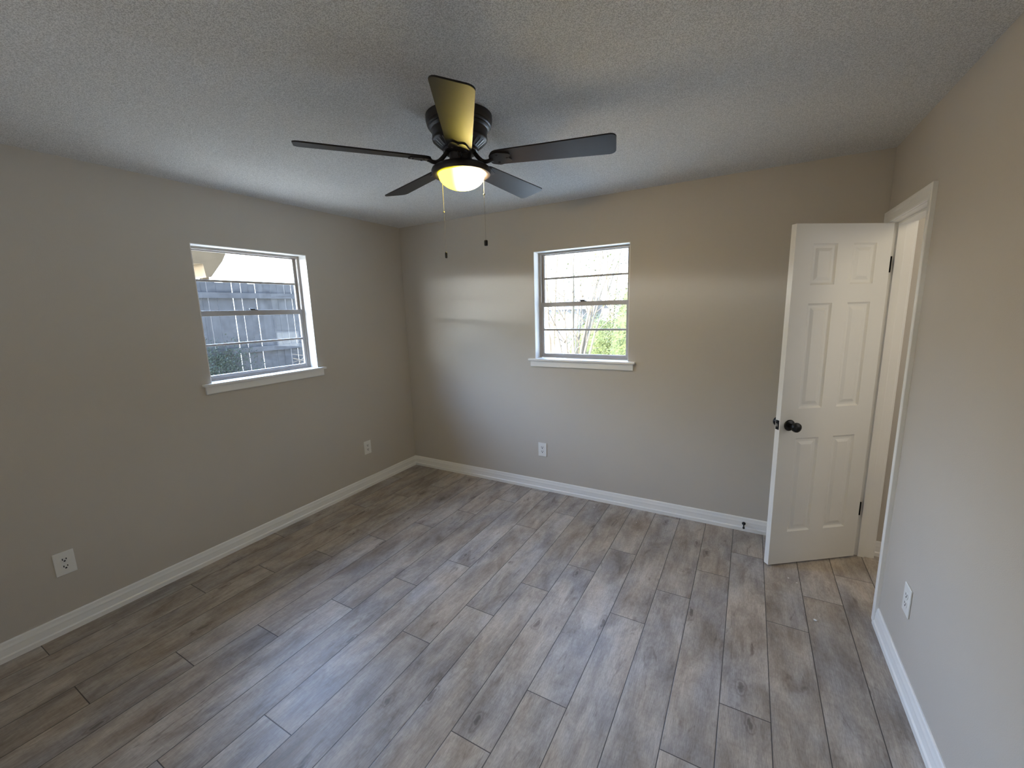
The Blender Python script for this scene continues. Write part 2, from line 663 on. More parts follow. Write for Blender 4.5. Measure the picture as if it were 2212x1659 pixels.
def wall_with_hole(axis, a0, a1, t0, t1, z0, z1, h0, h1, hz0, hz1):
    bm = bmesh.new()

    def bx(p0, p1, q0, q1):
        if p1 - p0 < 1e-5 or q1 - q0 < 1e-5:
            return
        if axis == 'y':
            box(bm, t0, t1, p0, p1, q0, q1)
        else:
            box(bm, p0, p1, t0, t1, q0, q1)
    bx(a0, h0, z0, z1)
    bx(h1, a1, z0, z1)
    bx(h0, h1, hz1, z1)
    bx(h0, h1, z0, hz0)
    return bm


struct(obj('wall_left', wall_with_hole('y', RY, 0.0, -WT, 0, 0, RH, LY0, LY1, WZ0, WZ1), M['wall']),
       'greige wall on the left with the fence-side window', 'wall')
struct(obj('wall_back', wall_with_hole('x', -WT, RW + 0.115, 0, WT, 0, RH, BX0, BX1, WZ0, WZ1), M['wall']),
       'greige back wall with the yard-side window', 'wall')
struct(obj('wall_right', wall_with_hole('y', RY, 0.0, RW, RW + 0.115, 0, RH, DY0 - 0.018, DY1 + 0.018, 0, DZ + 0.018), M['wall']),
       'greige wall on the right with the doorway', 'wall')
bm = bmesh.new()
box(bm, -WT, HX + 0.12, RY - 0.12, RY, 0, RH)
struct(obj('wall_rear', bm, M['wall']), 'greige wall behind the viewpoint', 'wall')
bm = bmesh.new()
box(bm, RW + 0.115, HX, 0.02, 0.135, 0, RH)
struct(obj('wall_hall_end', bm, M['wall']), 'greige end wall of the hallway beyond the open door', 'wall')
bm = bmesh.new()
box(bm, HX, HX + 0.12, RY, 0.135, 0, RH)
struct(obj('wall_hall_side', bm, M['wall']), 'greige far side wall of the hallway', 'wall')
bm = bmesh.new()
box(bm, -WT, HX + 0.12, RY - 0.12, WT, RH, RH + 0.1)
struct(obj('ceiling', bm, M['ceiling']), 'white popcorn-textured ceiling', 'ceiling')

# baseboards
BPROF = [(0, 0), (0.018, 0), (0.018, 0.024), (0.013, 0.031), (0.011, 0.058), (0.0115, 0.066), (0.0085, 0.078), (0.007, 0.092), (0.004, BB), (0, BB)]


def baseboard(name, pts, label):
    """pts: list of (point, mitred outward direction)"""
    bm = bmesh.new()
    sweep(bm, BPROF, [(p, o, (0, 0, 1)) for p, o in pts], 0)
    return struct(obj(name, bm, M['trim']), label, 'baseboard')


baseboard('baseboard_left', [((0, RY, 0), (1, 1, 0)), ((0, 0, 0), (1, -1, 0))], 'white baseboard along the left wall')
baseboard('baseboard_back', [((0, 0, 0), (1, -1, 0)), ((RW, 0, 0), (-1, -1, 0))], 'white baseboard along the back wall')
baseboard('baseboard_right', [((RW, DY0 - 0.064, 0), (-1, 0, 0)), ((RW, RY, 0), (-1, 1, 0))],
          'white baseboard along the right wall')
baseboard('baseboard_rear', [((RW, RY, 0), (-1, 1, 0)), ((0, RY, 0), (1, 1, 0))], 'white baseboard along the rear wall')
baseboard('baseboard_hall', [((RW + 0.115, 0.02, 0), (0, -1, 0)), ((HX, 0.02, 0), (-1, -1, 0)), ((HX, RY, 0), (-1, 0, 0))],
          'white baseboard in the hallway beyond the door')

# ------------------------------------------------------------------ door frame
CPROF_W = 0.060


def casing(bm, x, s, y_in0, y_in1, z_in, w_far, w_near):
    """U shaped casing round the doorway on the wall face x, projecting in direction s"""
    # stepped profile: (outwards from opening, projection)
    def prof(w):
        return [(0, 0), (0, 0.010), (0.006, 0.0125), (w * 0.55, 0.0135), (w * 0.70, 0.0175), (w - 0.004, 0.0185), (w, 0.016), (w, 0)]

    stations = [((x, y_in0, 0), (0, -1, 0), w_near), ((x, y_in0, z_in), (0, -1, 1), w_near),
                ((x, y_in1, z_in), (0, 1, 1), w_far), ((x, y_in1, 0), (0, 1, 0), w_far)]
    rings = []
    for i, (p, o, w) in enumerate(stations):
        pr = prof(w)
        pz = prof(0.060)
        ring = []
        for (a, h), (az, hz) in zip(pr, pz):
            ring.append(bm.verts.new(Vector((p[0] + s * h, p[1] + o[1] * a, p[2] + o[2] * az))))
        rings.append(ring)
    k = len(rings[0])
    for a, b2 in zip(rings, rings[1:]):
        for i in range(k):
            j = (i + 1) % k
            bm.faces.new((a[i], a[j], b2[j], b2[i]))
    bm.faces.new(rings[0][::-1])
    bm.faces.new(rings[-1])


tr = struct(empty('trim_1', (RW, (DY0 + DY1) / 2, 0)), 'white casing and jamb around the open doorway', 'door frame')
tr_inv = Matrix.Translation(-tr.location)


def child(name, bm, material, parent, **kw):
    """mesh given in world coordinates, parented to an unrotated empty"""
    bmesh.ops.translate(bm, verts=bm.verts[:], vec=-parent.matrix_basis.translation)
    return obj(name, bm, material, parent, **kw)


bm = bmesh.new()
casing(bm, RW, -1, DY0 - 0.005, DY1 + 0.005, DZ + 0.002, 0.030, 0.060)
child('casing', bm, M['trim'], tr)
bm = bmesh.new()
casing(bm, RW + 0.115, 1, DY0 - 0.005, DY1 + 0.005, DZ + 0.002, 0.046, 0.060)
child('casing', bm, M['trim'], tr)
bm = bmesh.new()
box(bm, RW, RW + 0.115, DY1, DY1 + 0.018, 0, DZ + 0.018)
child('jamb', bm, M['trim'], tr, bevel=0.0015)
bm = bmesh.new()
box(bm, RW, RW + 0.115, DY0 - 0.018, DY0, 0, DZ + 0.018)
child('jamb', bm, M['trim'], tr, bevel=0.0015)
bm = bmesh.new()
box(bm, RW, RW + 0.115, DY0, DY1, DZ, DZ + 0.018)
child('head_jamb', bm, M['trim'], tr, bevel=0.0015)
bm = bmesh.new()
box(bm, RW + 0.040, RW + 0.075, DY1 - 0.011, DY1, 0, DZ)
box(bm, RW + 0.040, RW + 0.075, DY0, DY0 + 0.011, 0, DZ)
box(bm, RW + 0.040, RW + 0.075, DY0 + 0.011, DY1 - 0.011, DZ - 0.011, DZ)
child('door_stop_strip', bm, M['trim'], tr, bevel=0.001)

# ------------------------------------------------------------------ door (local: s along x, thickness along -y, hall face at y=0)
DD = Vector((-0.80483, -0.59350, 0))
DN = Vector((0.59350, -0.80483, 0))
DW, DT, DZ0, DZ1 = 0.592, 0.035, 0.012, 2.029
door = struct(empty('door_1', (3.734, -0.072, 0)), 'white six-panel door standing open into the room', 'door')
door.rotation_euler = (0, 0, math.atan2(DD.y, DD.x))
# local +x = DD ; local +y = z x DD = (-DD.y, DD.x) = (0.5935,-0.8048) = DN  -> hall face is y = 0, slab at y<0


def door_slab():
    bm = bmesh.new()
    xs = [0, 0.094, 0.239, 0.334, 0.483, DW]
    zs = [DZ0, 0.224, 0.821, 1.0, 1.604, 1.704, 1.926, DZ1]
    for side in (0, 1):
        yb = 0.0 if side == 0 else -DT
        sg = -1 if side == 0 else 1
        grid = {}

        def P(x, z, d=0.0):
            key = (round(x, 5), round(z, 5), round(d, 5))
            if key not in grid:
                grid[key] = bm.verts.new((x, yb + sg * d, z))
            return grid[key]
        for i in range(5):
            for j in range(7):
                x0, x1, z0, z1 = xs[i], xs[i + 1], zs[j], zs[j + 1]
                if i in (1, 3) and j in (1, 3, 5):
                    rings = []
                    for ins, d in ((0, 0), (0.004, 0.0035), (0.010, 0.0075), (0.013, 0.0085), (0.024, 0.0085), (0.040, 0.0035), (0.043, 0.003)):
                        rings.append([P(x0 + ins, z0 + ins, d), P(x1 - ins, z0 + ins, d),
                                      P(x1 - ins, z1 - ins, d), P(x0 + ins, z1 - ins, d)])
                    for a, b2 in zip(rings, rings[1:]):
                        for q in range(4):
                            r2 = (q + 1) % 4
                            bm.faces.new((a[q], a[r2], b2[r2], b2[q]))
                    bm.faces.new(rings[-1])
                else:
                    bm.faces.new((P(x0, z0), P(x1, z0), P(x1, z1), P(x0, z1)))
        if side == 0:
            g0 = dict(grid)
        else:
            g1 = dict(grid)

    def g(gr, x, z):
        return gr[(round(x, 5), round(z, 5), 0.0)]
    for i in range(5):
        for zz in (DZ0, DZ1):
            bm.faces.new((g(g0, xs[i], zz), g(g0, xs[i + 1], zz), g(g1, xs[i + 1], zz), g(g1, xs[i], zz)))
    for j in range(7):
        for xx in (0, DW):
            bm.faces.new((g(g0, xx, zs[j]), g(g0, xx, zs[j + 1]), g(g1, xx, zs[j + 1]), g(g1, xx, zs[j])))
    return bm


obj('door_leaf', door_slab(), M['door'], door)


def knob(side):
    bm = bmesh.new()
    yb = 0.0 if side == 0 else -DT
    ax = Vector((0, 1 if side == 0 else -1, 0))
    lathe(bm, [(0, 0), (0.033, 0), (0.034, 0.003), (0.031, 0.008), (0.022, 0.011), (0.013, 0.013), (0.0115, 0.030),
               (0.014, 0.034), (0.022, 0.038), (0.0275, 0.046), (0.029, 0.054), (0.027, 0.062), (0.020, 0.067), (0.008, 0.069), (0, 0.0692)],
          32, (0.532, yb, 0.905), ax)
    return bm


kb = obj('knob', knob(0), M['black'], door, smooth=True)
kb['label'] = 'black round knob on the hallway face'
kb = obj('knob', knob(1), M['black'], door, smooth=True)
bm = bmesh.new()
box(bm, DW, DW + 0.0015, -0.031, -0.006, 0.878, 0.935)
lp = obj('latch_plate', bm, M['black'], door, bevel=0.0006)
bm = bmesh.new()
prism(bm, [(DW + 0.001, -0.027, 0.898), (DW + 0.001, -0.011, 0.898), (DW + 0.011, -0.011, 0.898), (DW + 0.004, -0.027, 0.898)], (0, 0, 0.016))
lb = obj('latch_bolt', bm, M['steel'], lp)
for zc in (1.808, 0.328):
    bm = bmesh.new()
    # leaf on the hinge edge, knuckle on the room side, leaf towards the jamb
    box(bm, -0.003, 0.0, -DT, -0.002, zc - 0.045, zc + 0.045)
    lathe(bm, [(0, -0.046), (0.006, -0.046), (0.006, 0.046), (0, 0.046)], 14, (-0.005, -DT - 0.002, zc))
    prism(bm, [(-0.003, -DT, zc - 0.044), (-0.006, -DT, zc - 0.044), (-0.018, -0.006, zc - 0.044), (-0.015, -0.006, zc - 0.044)], (0, 0, 0.088))
    hg = obj('hinge', bm, M['black'], door)

# ------------------------------------------------------------------ windows


def build_window(name, origin, rot, ow, label):
    """local frame: x along the wall (0..ow), y into the wall (outwards, wall face at 0), z up"""
    e = struct(empty(name, origin, rot), label, 'window')
    z0, z1 = 1.197, WZ1
    # painted return boards
    bm = bmesh.new()
    t = 0.004
    box(bm, 0, t, 0, 0.088, z0, z1)
    box(bm, ow - t, ow, 0, 0.088, z0, z1)
    box(bm, t, ow - t, 0, 0.088, z1 - t, z1)
    obj('return_board', bm, M['trim'], e)
    # stool and apron
    bm = bmesh.new()
    box(bm, 0.0015, ow - 0.0015, -0.001, 0.0885, WZ0 + 0.0005, z0)
    box(bm, -0.056, ow + 0.056, -0.034, 0.0, z0 - 0.017, z0)
    obj('window_sill', bm, M['trim'], e, bevel=0.003)
    bm = bmesh.new()
    prism(bm, [(-0.040, 0, 1.127), (-0.040, -0.012, 1.127), (-0.040, -0.016, 1.132), (-0.040, -0.016, z0 - 0.017), (-0.040, 0, z0 - 0.017)], (ow + 0.080, 0, 0))
    obj('apron', bm, M['trim'], e, bevel=0.001)
    # aluminium frame
    f0 = 0.0885
    bm = bmesh.new()
    fw = 0.024
    box(bm, 0, fw, f0, 0.134, z0, z1)
    box(bm, ow - fw, ow, f0, 0.134, z0, z1)
    box(bm, fw, ow - fw, f0, 0.134, z1 - fw + 0.004, z1)
    box(bm, fw, ow - fw, f0, 0.134, z0, z0 + 0.014)
    # side tracks
    box(bm, fw, fw + 0.005, f0 + 0.026, f0 + 0.030, z0 + 0.014, z1 - 0.02)
    box(bm, ow - fw - 0.005, ow - fw, f0 + 0.026, f0 + 0.030, z0 + 0.014, z1 - 0.02)
    obj('window_frame', bm, M['alu'], e, bevel=0.001)

    def sash(nm, y0, y1, za, zb, zm, rt, rb):
        bm = bmesh.new()
        a, b2 = fw, ow - fw
        st = 0.020
        box(bm, a, a + st, y0, y1, za, zb)
        box(bm, b2 - st, b2, y0, y1, za, zb)
        box(bm, a + st, b2 - st, y0, y1, zb - rt, zb)
        box(bm, a + st, b2 - st, y0, y1, za, za + rb)
        s = obj(nm, bm, M['alu'], e, bevel=0.0012)
        bm = bmesh.new()
        box(bm, a + st, b2 - st, y0 + 0.003, y1 - 0.003, zm - 0.0075, zm + 0.0075)
        obj('muntin', bm, M['alu'], s, bevel=0.001)
        ym = (y0 + y1) / 2
        for (q0, q1) in ((za + rb, zm - 0.0075), (zm + 0.0075, zb - rt)):
            bm = bmesh.new()
            box(bm, a + st, b2 - st, ym - 0.0015, ym + 0.0015, q0, q1)
            obj('pane', bm, M['glass'], s)
        return s
    sash('upper_sash', f0 + 0.0265, f0 + 0.0445, 1.640, z1 - fw + 0.004, 1.868, 0.006, 0.026)
    lo = sash('lower_sash', f0 + 0.004, f0 + 0.024, z0 + 0.014, 1.668, 1.4375, 0.036, 0.022)
    bm = bmesh.new()
    box(bm, ow * 0.50 - 0.025, ow * 0.50 + 0.025, f0 + 0.006, f0 + 0.028, 1.668, 1.674)
    box(bm, ow * 0.50 - 0.030, ow * 0.50 + 0.008, f0 + 0.010, f0 + 0.022, 1.674, 1.681)
    obj('sash_lock', bm, M['black'], lo, bevel=0.0015)
    return e


# left window: local x runs along +y (world), y outwards = -x  -> rotation +90 deg
build_window('window_1', (0, LY0, 0), math.radians(90), LY1 - LY0, 'aluminium sash window facing the wooden fence, in the left wall')
build_window('window_2', (BX0, 0, 0), 0, BX1 - BX0, 'aluminium sash window facing the sunny yard, in the back wall')

# made-up window set round the rear fill light, out of view
w3 = struct(empty('added_window', (1.5, RY, 1.55)), 'added white curtained window around the fill light behind the viewer', 'window')
bm = bmesh.new()
for x0_, x1_, z0_, z1_ in ((-0.78, -0.70, -0.56, 0.56), (0.70, 0.78, -0.56, 0.56), (-0.70, 0.70, -0.56, -0.48), (-0.70, 0.70, 0.48, 0.56)):
    box(bm, x0_, x1_, 0, 0.03, z0_, z1_)
obj('window_frame', bm, M['trim'], w3)
bm = bmesh.new()
box(bm, -0.70, 0.70, 0, 0.006, -0.48, 0.48)
obj('added_curtain', bm, M['plastic'], w3)
# made-up door casing round the hallway fill light
d2 = struct(empty('added_doorway', (HX, -0.85, 0)), 'added unseen door casing around the hallway fill light', 'door')
bm = bmesh.new()
for y0_, y1_, z0_, z1_ in ((-0.60, -0.52, 0, 2.24), (0.52, 0.60, 0, 2.24), (-0.52, 0.52, 2.22, 2.30)):
    box(bm, -0.018, 0, y0_, y1_, z0_, z1_)
obj('casing', bm, M['trim'], d2)

# ------------------------------------------------------------------ ceiling fan
FX, FY = 1.924, -1.620
fan = tag(empty('ceiling_fan', (FX, FY, RH)),
          'dark bronze five-blade ceiling fan with glowing bowl light, flush on the ceiling', 'ceiling fan')


def zz(z):
    return z - RH


bm = bmesh.new()
lathe(bm, [(r, zz(h)) for r, h in
           [(0, 2.4395), (0.142, 2.4395), (0.1425, 2.424), (0.141, 2.413), (0.136, 2.407), (0.138, 2.403), (0.136, 2.398), (0.130, 2.395),
            (0.131, 2.391), (0.127, 2.386), (0.121, 2.383), (0.1185, 2.376), (0.118, 2.352), (0.1195, 2.348), (0.118, 2.343), (0.1145, 2.340),
            (0.112, 2.338), (0.078, 2.313), (0.074, 2.311), (0, 2.311)]], 64)
obj('motor_housing', bm, M['bronze'], fan, smooth=True)
bm = bmesh.new()
for i in range(30):
    a = 2 * math.pi * i / 30
    ca, sa = math.cos(a), math.sin(a)
    tx, ty = -sa * 0.0028, ca * 0.0028
    p0, p1 = (0.1085, zz(2.337)), (0.081, zz(2.3165))
    v = []
    for (r, h), up in ((p0, 0), (p1, 0), (p1, -0.0035), (p0, -0.0035)):
        v.append((Vector((r * ca + tx, r * sa + ty, h + up)), Vector((r * ca - tx, r * sa - ty, h + up))))
    A = [bm.verts.new(x[0]) for x in v]
    B = [bm.verts.new(x[1]) for x in v]
    bm.faces.new(A)
    bm.faces.new(B[::-1])
    for q in range(4):
        r2 = (q + 1) % 4
        bm.faces.new((A[q], A[r2], B[r2], B[q]))
g = obj('vent_grille', bm, M['rib'], fan)
g['label'] = 'ring of pale vent ribs under the motor'
bm = bmesh.new()
lathe(bm, [(r, zz(h)) for r, h in [(0, 2.3105), (0.072, 2.3105), (0.076, 2.306), (0.076, 2.298), (0.070, 2.294), (0.052, 2.292), (0, 2.292)]], 40)
obj('flywheel', bm, M['bronze'], fan, smooth=True)
bm = bmesh.new()
lathe(bm, [(r, zz(h)) for r, h in [(0, 2.2915), (0.050, 2.2915), (0.0505, 2.288), (0.049, 2.284), (0.049, 2.262), (0.051, 2.2555), (0, 2.2555)]], 40)
obj('switch_housing', bm, M['bronze'], fan, smooth=True)
bm = bmesh.new()
lathe(bm, [(r, zz(h)) for r, h in
           [(0.0, 2.255), (0.050, 2.255), (0.058, 2.253), (0.090, 2.246), (0.115, 2.238), (0.127, 2.229), (0.1305, 2.221), (0.1295, 2.214),
            (0.127, 2.2050), (0.120, 2.2030), (0.107, 2.2045), (0.1035, 2.2070), (0.1035, 2.220), (0.0, 2.235)]], 64)
obj('light_fitter', bm, M['bronze'], fan, smooth=True)
# glass bowl (open at the top, wall 3 mm)
bm = bmesh.new()
outer = []
for i in range(17):
    t = i / 16 * math.pi / 2
    outer.append((0.1010 * math.cos(t) ** 0.9 if i < 16 else 0.0, zz(2.2085 - 0.062 * math.sin(t))))
lathe(bm, outer, 64)
bw = obj('bowl_shade', bm, M['bowl'], fan, smooth=True)
bw['label'] = 'glowing yellow-white frosted glass bowl'
# blades
BLADE_R, BLADE_Z, BLADE_PH = 0.660, 2.262, 0.9048 + math.pi
outline = []


def rounded(pts_r, nseg=7):
    out = []
    n = len(pts_r)
    for i, (x, y, r) in enumerate(pts_r):
        p = Vector((x, y))
        a = Vector(pts_r[i - 1][:2]) - p
        b2 = Vector(pts_r[(i + 1) % n][:2]) - p
        a.normalize()
        b2.normalize()
        ang = a.angle(b2)
        d = r / math.tan(ang / 2)
        c = p + (a + b2).normalized() * (r / math.sin(ang / 2))
        s0, s1 = p + a * d, p + b2 * d
        a0 = math.atan2(*(s0 - c).yx)
        a1 = math.atan2(*(s1 - c).yx)
        while a1 - a0 > math.pi:
            a1 -= 2 * math.pi
        while a1 - a0 < -math.pi:
            a1 += 2 * math.pi
        for k in range(nseg + 1):
            aa = a0 + (a1 - a0) * k / nseg
            out.append((c.x + r * math.cos(aa), c.y + r * math.sin(aa)))
    return out


ol = rounded([(0.135, -0.050, 0.040), (BLADE_R, -0.070, 0.026), (BLADE_R, 0.070, 0.026), (0.135, 0.050, 0.040)])
bm = bmesh.new()
prism(bm, [(x, y, -0.0028) for x, y in ol], (0, 0, 0.0056))
blade_me = obj('blade', bm, M['blade'], bevel=0.0012)
bm = bmesh.new()
# S-shaped arm from flywheel to plate, plate with scalloped end under the blade
arm = []
for t in range(13):
    u = t / 12
    x = 0.062 + u * 0.085
    z = 0.036 * (1 - u) ** 1.3 - 0.020 * math.sin(math.pi * min(1, u * 1.05)) - 0.0062
    arm.append((x, 0, z))
tube(bm, arm, [0.009] * 5 + [0.0085] * 8, 10)
pl = rounded([(0.132, -0.030, 0.02), (0.170, -0.046, 0.016), (0.232, -0.026, 0.012), (0.215, 0.0, 0.006), (0.232, 0.026, 0.012), (0.170, 0.046, 0.016), (0.132, 0.030, 0.02)], 4)
prism(bm, [(x, y, -0.0085) for x, y in pl], (0, 0, 0.0055))
for sx, sy in ((0.168, -0.026), (0.168, 0.026), (0.208, 0.0)):
    lathe(bm, [(0, -0.0115), (0.004, -0.011), (0.0055, -0.009), (0.0055, -0.004)], 10, (sx, sy, 0))
iron_me = obj('blade_iron', bm, M['bronze'], blade_me, smooth=True)
for i in range(5):
    b_ = blade_me if i == 0 else blade_me.copy()
    if i:
        COL.objects.link(b_)
        ic = iron_me.copy()
        COL.objects.link(ic)
        ic.parent = b_
    b_.parent = fan
    a = BLADE_PH + i * 2 * math.pi / 5
    b_.matrix_basis = Matrix.Translation((0, 0, BLADE_Z - RH)) @ Matrix.Rotation(a, 4, 'Z') @ Matrix.Rotation(math.radians(-12), 4, 'X')


def chain(dx, fwd, ztop, zbot, bead_z, long_pull, label):
    """bead chain hanging beside the bowl"""
    px = R_.x * dx - F_.x * fwd
    py = R_.y * dx - F_.y * fwd
    bm = bmesh.new()
    z = ztop
    tube(bm, [(px, py, zz(ztop)), (px, py, zz(zbot))], 0.0006, 6)
    while z > zbot:
        lathe(bm, [(0, 0.0014), (0.0013, 0.0007), (0.0013, -0.0007), (0, -0.0014)], 8, (px, py, zz(z)))
        z -= 0.0046
    lathe(bm, [(0, 0.0045), (0.0035, 0.003), (0.0045, 0), (0.0035, -0.003), (0, -0.0045)], 12, (px, py, zz(bead_z)))
    c = obj('pull_chain', bm, M['chain'], fan, smooth=True)
    c['label'] = label
    bm = bmesh.new()
    h = 0.026 if long_pull else 0.024
    r = 0.0062 if long_pull else 0.0085
    lathe(bm, [(0, 0.003), (0.003, 0.002), (r * 0.8, 0), (r, -0.004), (r, -h + 0.004), (r * 0.8, -h), (0, -h - 0.001)], 16, (px, py, zz(zbot)))
    obj('pull_weight', bm, M['black'], c, smooth=True)


chain(-0.094, -0.056, 2.2045, 1.889, 2.066, True, 'brass bead chain at the left of the bowl')
chain(0.0985, 0.046, 2.2045, 1.922, 2.112, False, 'brass bead chain at the right of the bowl')

# ------------------------------------------------------------------ outlets


def build_outlet():
    """local: plate in x-z plane, facing -y, back at y=0"""
    e = empty('wall_outlet')
    bm = bmesh.new()
    box(bm, -0.040, 0.040, -0.006, 0, -0.063, 0.063)
    obj('cover_plate', bm, M['plastic'], e, bevel=0.003, bseg=3)
    for zc in (-0.0195, 0.0195):
        bm = bmesh.new()
        poly = []
        for k in range(24):
            a = 2 * math.pi * k / 24
            poly.append((0.0172 * math.cos(a), -0.0055, zc + max(-0.0135, min(0.0135, 0.0172 * math.sin(a)))))
        prism(bm, poly, (0, -0.0022, 0))
        rc = obj('receptacle', bm, M['plastic'], e)
        bm = bmesh.new()
        box(bm, -0.0092, -0.0052, -0.0080, -0.0076, zc - 0.001, zc + 0.0092)
        box(bm, 0.0052, 0.0090, -0.0080, -0.0076, zc + 0.000, zc + 0.0086)
        lathe(bm, [(0, 0.0004), (0.0042, 0.0004), (0.0042, 0), (0, 0)], 14, (0, -0.0076, zc - 0.0065), Vector((0, -1, 0)))
        s = obj('plug_slots', bm, M['slot'], rc)
        s['label'] = 'dark plug slots'
    bm = bmesh.new()
    lathe(bm, [(0.0032, 0), (0.0028, 0.0012), (0, 0.0015)], 14, (0, -0.006, 0), Vector((0, -1, 0)))
    obj('plate_screw', bm, M['plastic'], e)
    return e


OUT = [((1.523, 0, 0.381), 0, 'white duplex outlet on the back wall below the yard window'),
       ((0, -0.630, 0.382), math.radians(90), 'white duplex outlet on the left wall near the back corner'),
       ((0, -2.662, 0.373), math.radians(90), 'white duplex outlet on the left wall, nearest the viewer, left of the fence window'),
       ((RW, -1.075, 0.370), math.radians(-90), 'white duplex outlet on the right wall beside the doorway')]
o0 = build_outlet()
for i, (loc, rz, lab) in enumerate(OUT):
    o = o0 if i == 0 else copy_tree(o0)
    o.location = loc
    o.rotation_euler = (0, 0, rz)
    tag(o, lab, 'outlet', 'wall outlets')

# ------------------------------------------------------------------ door stop on the back baseboard
ds = tag(empty('door_stop', (3.118, -0.011, 0.056)), 'small black door stop on the back baseboard beside the open door', 'door stop')
bm = bmesh.new()
lathe(bm, [(0, 0), (0.012, 0), (0.012, 0.004), (0.007, 0.008), (0, 0.008)], 20, (0, 0, 0), Vector((0, -1, 0)))
obj('base_flange', bm, M['black'], ds, smooth=True)
bm = bmesh.new()
pts = [(0, -0.006, 0), (0, -0.066, 0)]
tube(bm, pts, 0.0032, 10)
for k in range(24):
    lathe(bm, [(0.0032, -0.0008), (0.0042, 0), (0.0032, 0.0008)], 10, (0, -0.008 - k * 0.0024, 0), Vector((0, -1, 0)))
obj('spring', bm, M['black'], ds, smooth=True)
bm = bmesh.new()
lathe(bm, [(0, 0), (0.0065, 0), (0.0075, 0.004), (0.0075, 0.010), (0.005, 0.014), (0, 0.015)], 16, (0, -0.064, 0), Vector((0, -1, 0)))
obj('rubber_tip', bm, M['black'], ds, smooth=True)

# ------------------------------------------------------------------ crumbs on the floor
CR = [((2.045, -0.135), 0.006, 'back'), ((2.13, -0.30), 0.0045, 'back'), ((2.41, -0.235), 0.0045, 'back'),
      ((3.36, -0.50), 0.006, 'door'), ((3.40, -0.53), 0.005, 'door'), ((3.455, -0.84), 0.010, 'door')]
for (x, y), r, where in CR:
    bm = bmesh.new()
    bmesh.ops.create_icosphere(bm, subdivisions=1, radius=r)
    for v in bm.verts:
        v.co *= rng.uniform(0.6, 1.15)
        v.co.z *= 0.45
    lo_ = min(v.co.z for v in bm.verts)
    for v in bm.verts:
        v.co.z -= lo_
    o = obj('drywall_crumb', bm, M['crumb'])
    o.location = (x, y, 0)
    if where == 'back':
        tag(o, 'tiny white crumb on the floor near the back baseboard', 'crumb', 'crumbs near the back baseboard')
    else:
        tag(o, 'tiny white crumb on the floor near the open door', 'crumb', 'crumbs near the open door')

# ------------------------------------------------------------------ outside
GZ = -0.25
bm = bmesh.new()
box(bm, -40, 45, -30, 45, GZ - 0.3, GZ)
struct(obj('ground', bm, M['ground']), 'sunlit dry lawn outside the windows', 'ground')
bm = bmesh.new()
x0_, x1_, y0_, y1_ = -0.50, HX + 0.5, RY - 0.5, 0.50
zs_ = 2.27
# unseen boxed eaves sized to keep sun out, then the deck over the ceiling
box(bm, x0_, -WT, y0_, y1_, zs_, zs_ + 0.16)
box(bm, -WT, x1_, WT, y1_, zs_, zs_ + 0.16)
prism(bm, [(x0_, y0_, zs_ + 0.16), (x0_, y1_, zs_ + 0.16), (x0_ + 0.5, y1_ - 0.5, RH + 0.35), (x0_ + 0.5, y0_, RH + 0.35)], (0, 0, 0.05))
box(bm, x0_, x1_, y0_, y1_, RH + 0.101, RH + 0.2)
struct(obj('roof', bm, M['roof']), 'unseen roof overhang sized to shade the windows', 'roof')
bm = bmesh.new()
box(bm, -WT, HX + 0.12, RY - 0.12, WT, GZ, -0.052)
struct(obj('trim_2', bm, M['brick']), 'brick foundation below the floor', 'foundation')

# fence
FD = -4.5
fence = tag(empty('wooden_fence', (FD, 1.0, GZ)), 'weathered grey board fence seen through the left window', 'fence')
gaps = [0.34, 0.47, 0.72, 0.86, 1.10, 1.36, 1.63, 1.77]
edges = []
y = -15.0  # unseen stretch of fence, lengthened to cut off low light
rf = random.Random(5)
while y < 0.2:
    y += 0.135
    edges.append((y, rf.choice([0.001, 0.002, 0.010])))
edges += [(g_, w_) for g_, w_ in zip(gaps, (0.010, 0.006, 0.013, 0.011, 0.013, 0.006, 0.012, 0.010))]
edges += [(0.60, 0.001), (0.98, 0.001), (1.23, 0.001), (1.49, 0.002)]
y = 1.77
while y < 7.5:
    y += 0.135
    edges.append((y, rf.choice([0.001, 0.002, 0.010])))
edges.sort()
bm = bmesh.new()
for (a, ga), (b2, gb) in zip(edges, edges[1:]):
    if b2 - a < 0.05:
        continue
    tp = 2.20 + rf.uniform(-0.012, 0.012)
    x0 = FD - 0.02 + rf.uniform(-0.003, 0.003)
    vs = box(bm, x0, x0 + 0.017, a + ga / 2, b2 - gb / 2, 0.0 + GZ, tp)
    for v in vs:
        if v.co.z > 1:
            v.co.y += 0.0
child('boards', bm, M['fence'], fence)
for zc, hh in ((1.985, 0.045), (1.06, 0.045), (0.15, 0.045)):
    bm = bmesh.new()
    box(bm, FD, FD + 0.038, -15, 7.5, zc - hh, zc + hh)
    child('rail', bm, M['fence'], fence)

# ivy on the fence
bm = bmesh.new()
for i in range(1900):
    py = min(1.02, 0.15 + abs(rf.gauss(0, 0.36)))
    pz = rf.uniform(0.4, 1.0) + rf.uniform(0, 0.45) * rf.random()
    if py > 0.95 and pz > 0.9:
        continue
    c = Vector((FD + 0.062 + rf.uniform(0, 0.07), py, pz))
    n = Vector((1, rf.uniform(-.8, .8), rf.uniform(-.6, .8))).normalized()
    t = n.orthogonal().normalized()
    b3 = n.cross(t)
    s = rf.uniform(0.009, 0.019)
    bm.faces.new([bm.verts.new(c + t * s), bm.verts.new(c + b3 * s * 0.7), bm.verts.new(c - t * s), bm.verts.new(c - b3 * s * 0.7)])
tag(obj('ivy', bm, M['ivy']), 'dark green vine leaves climbing the lower left of the fence', 'vine', kind='stuff')
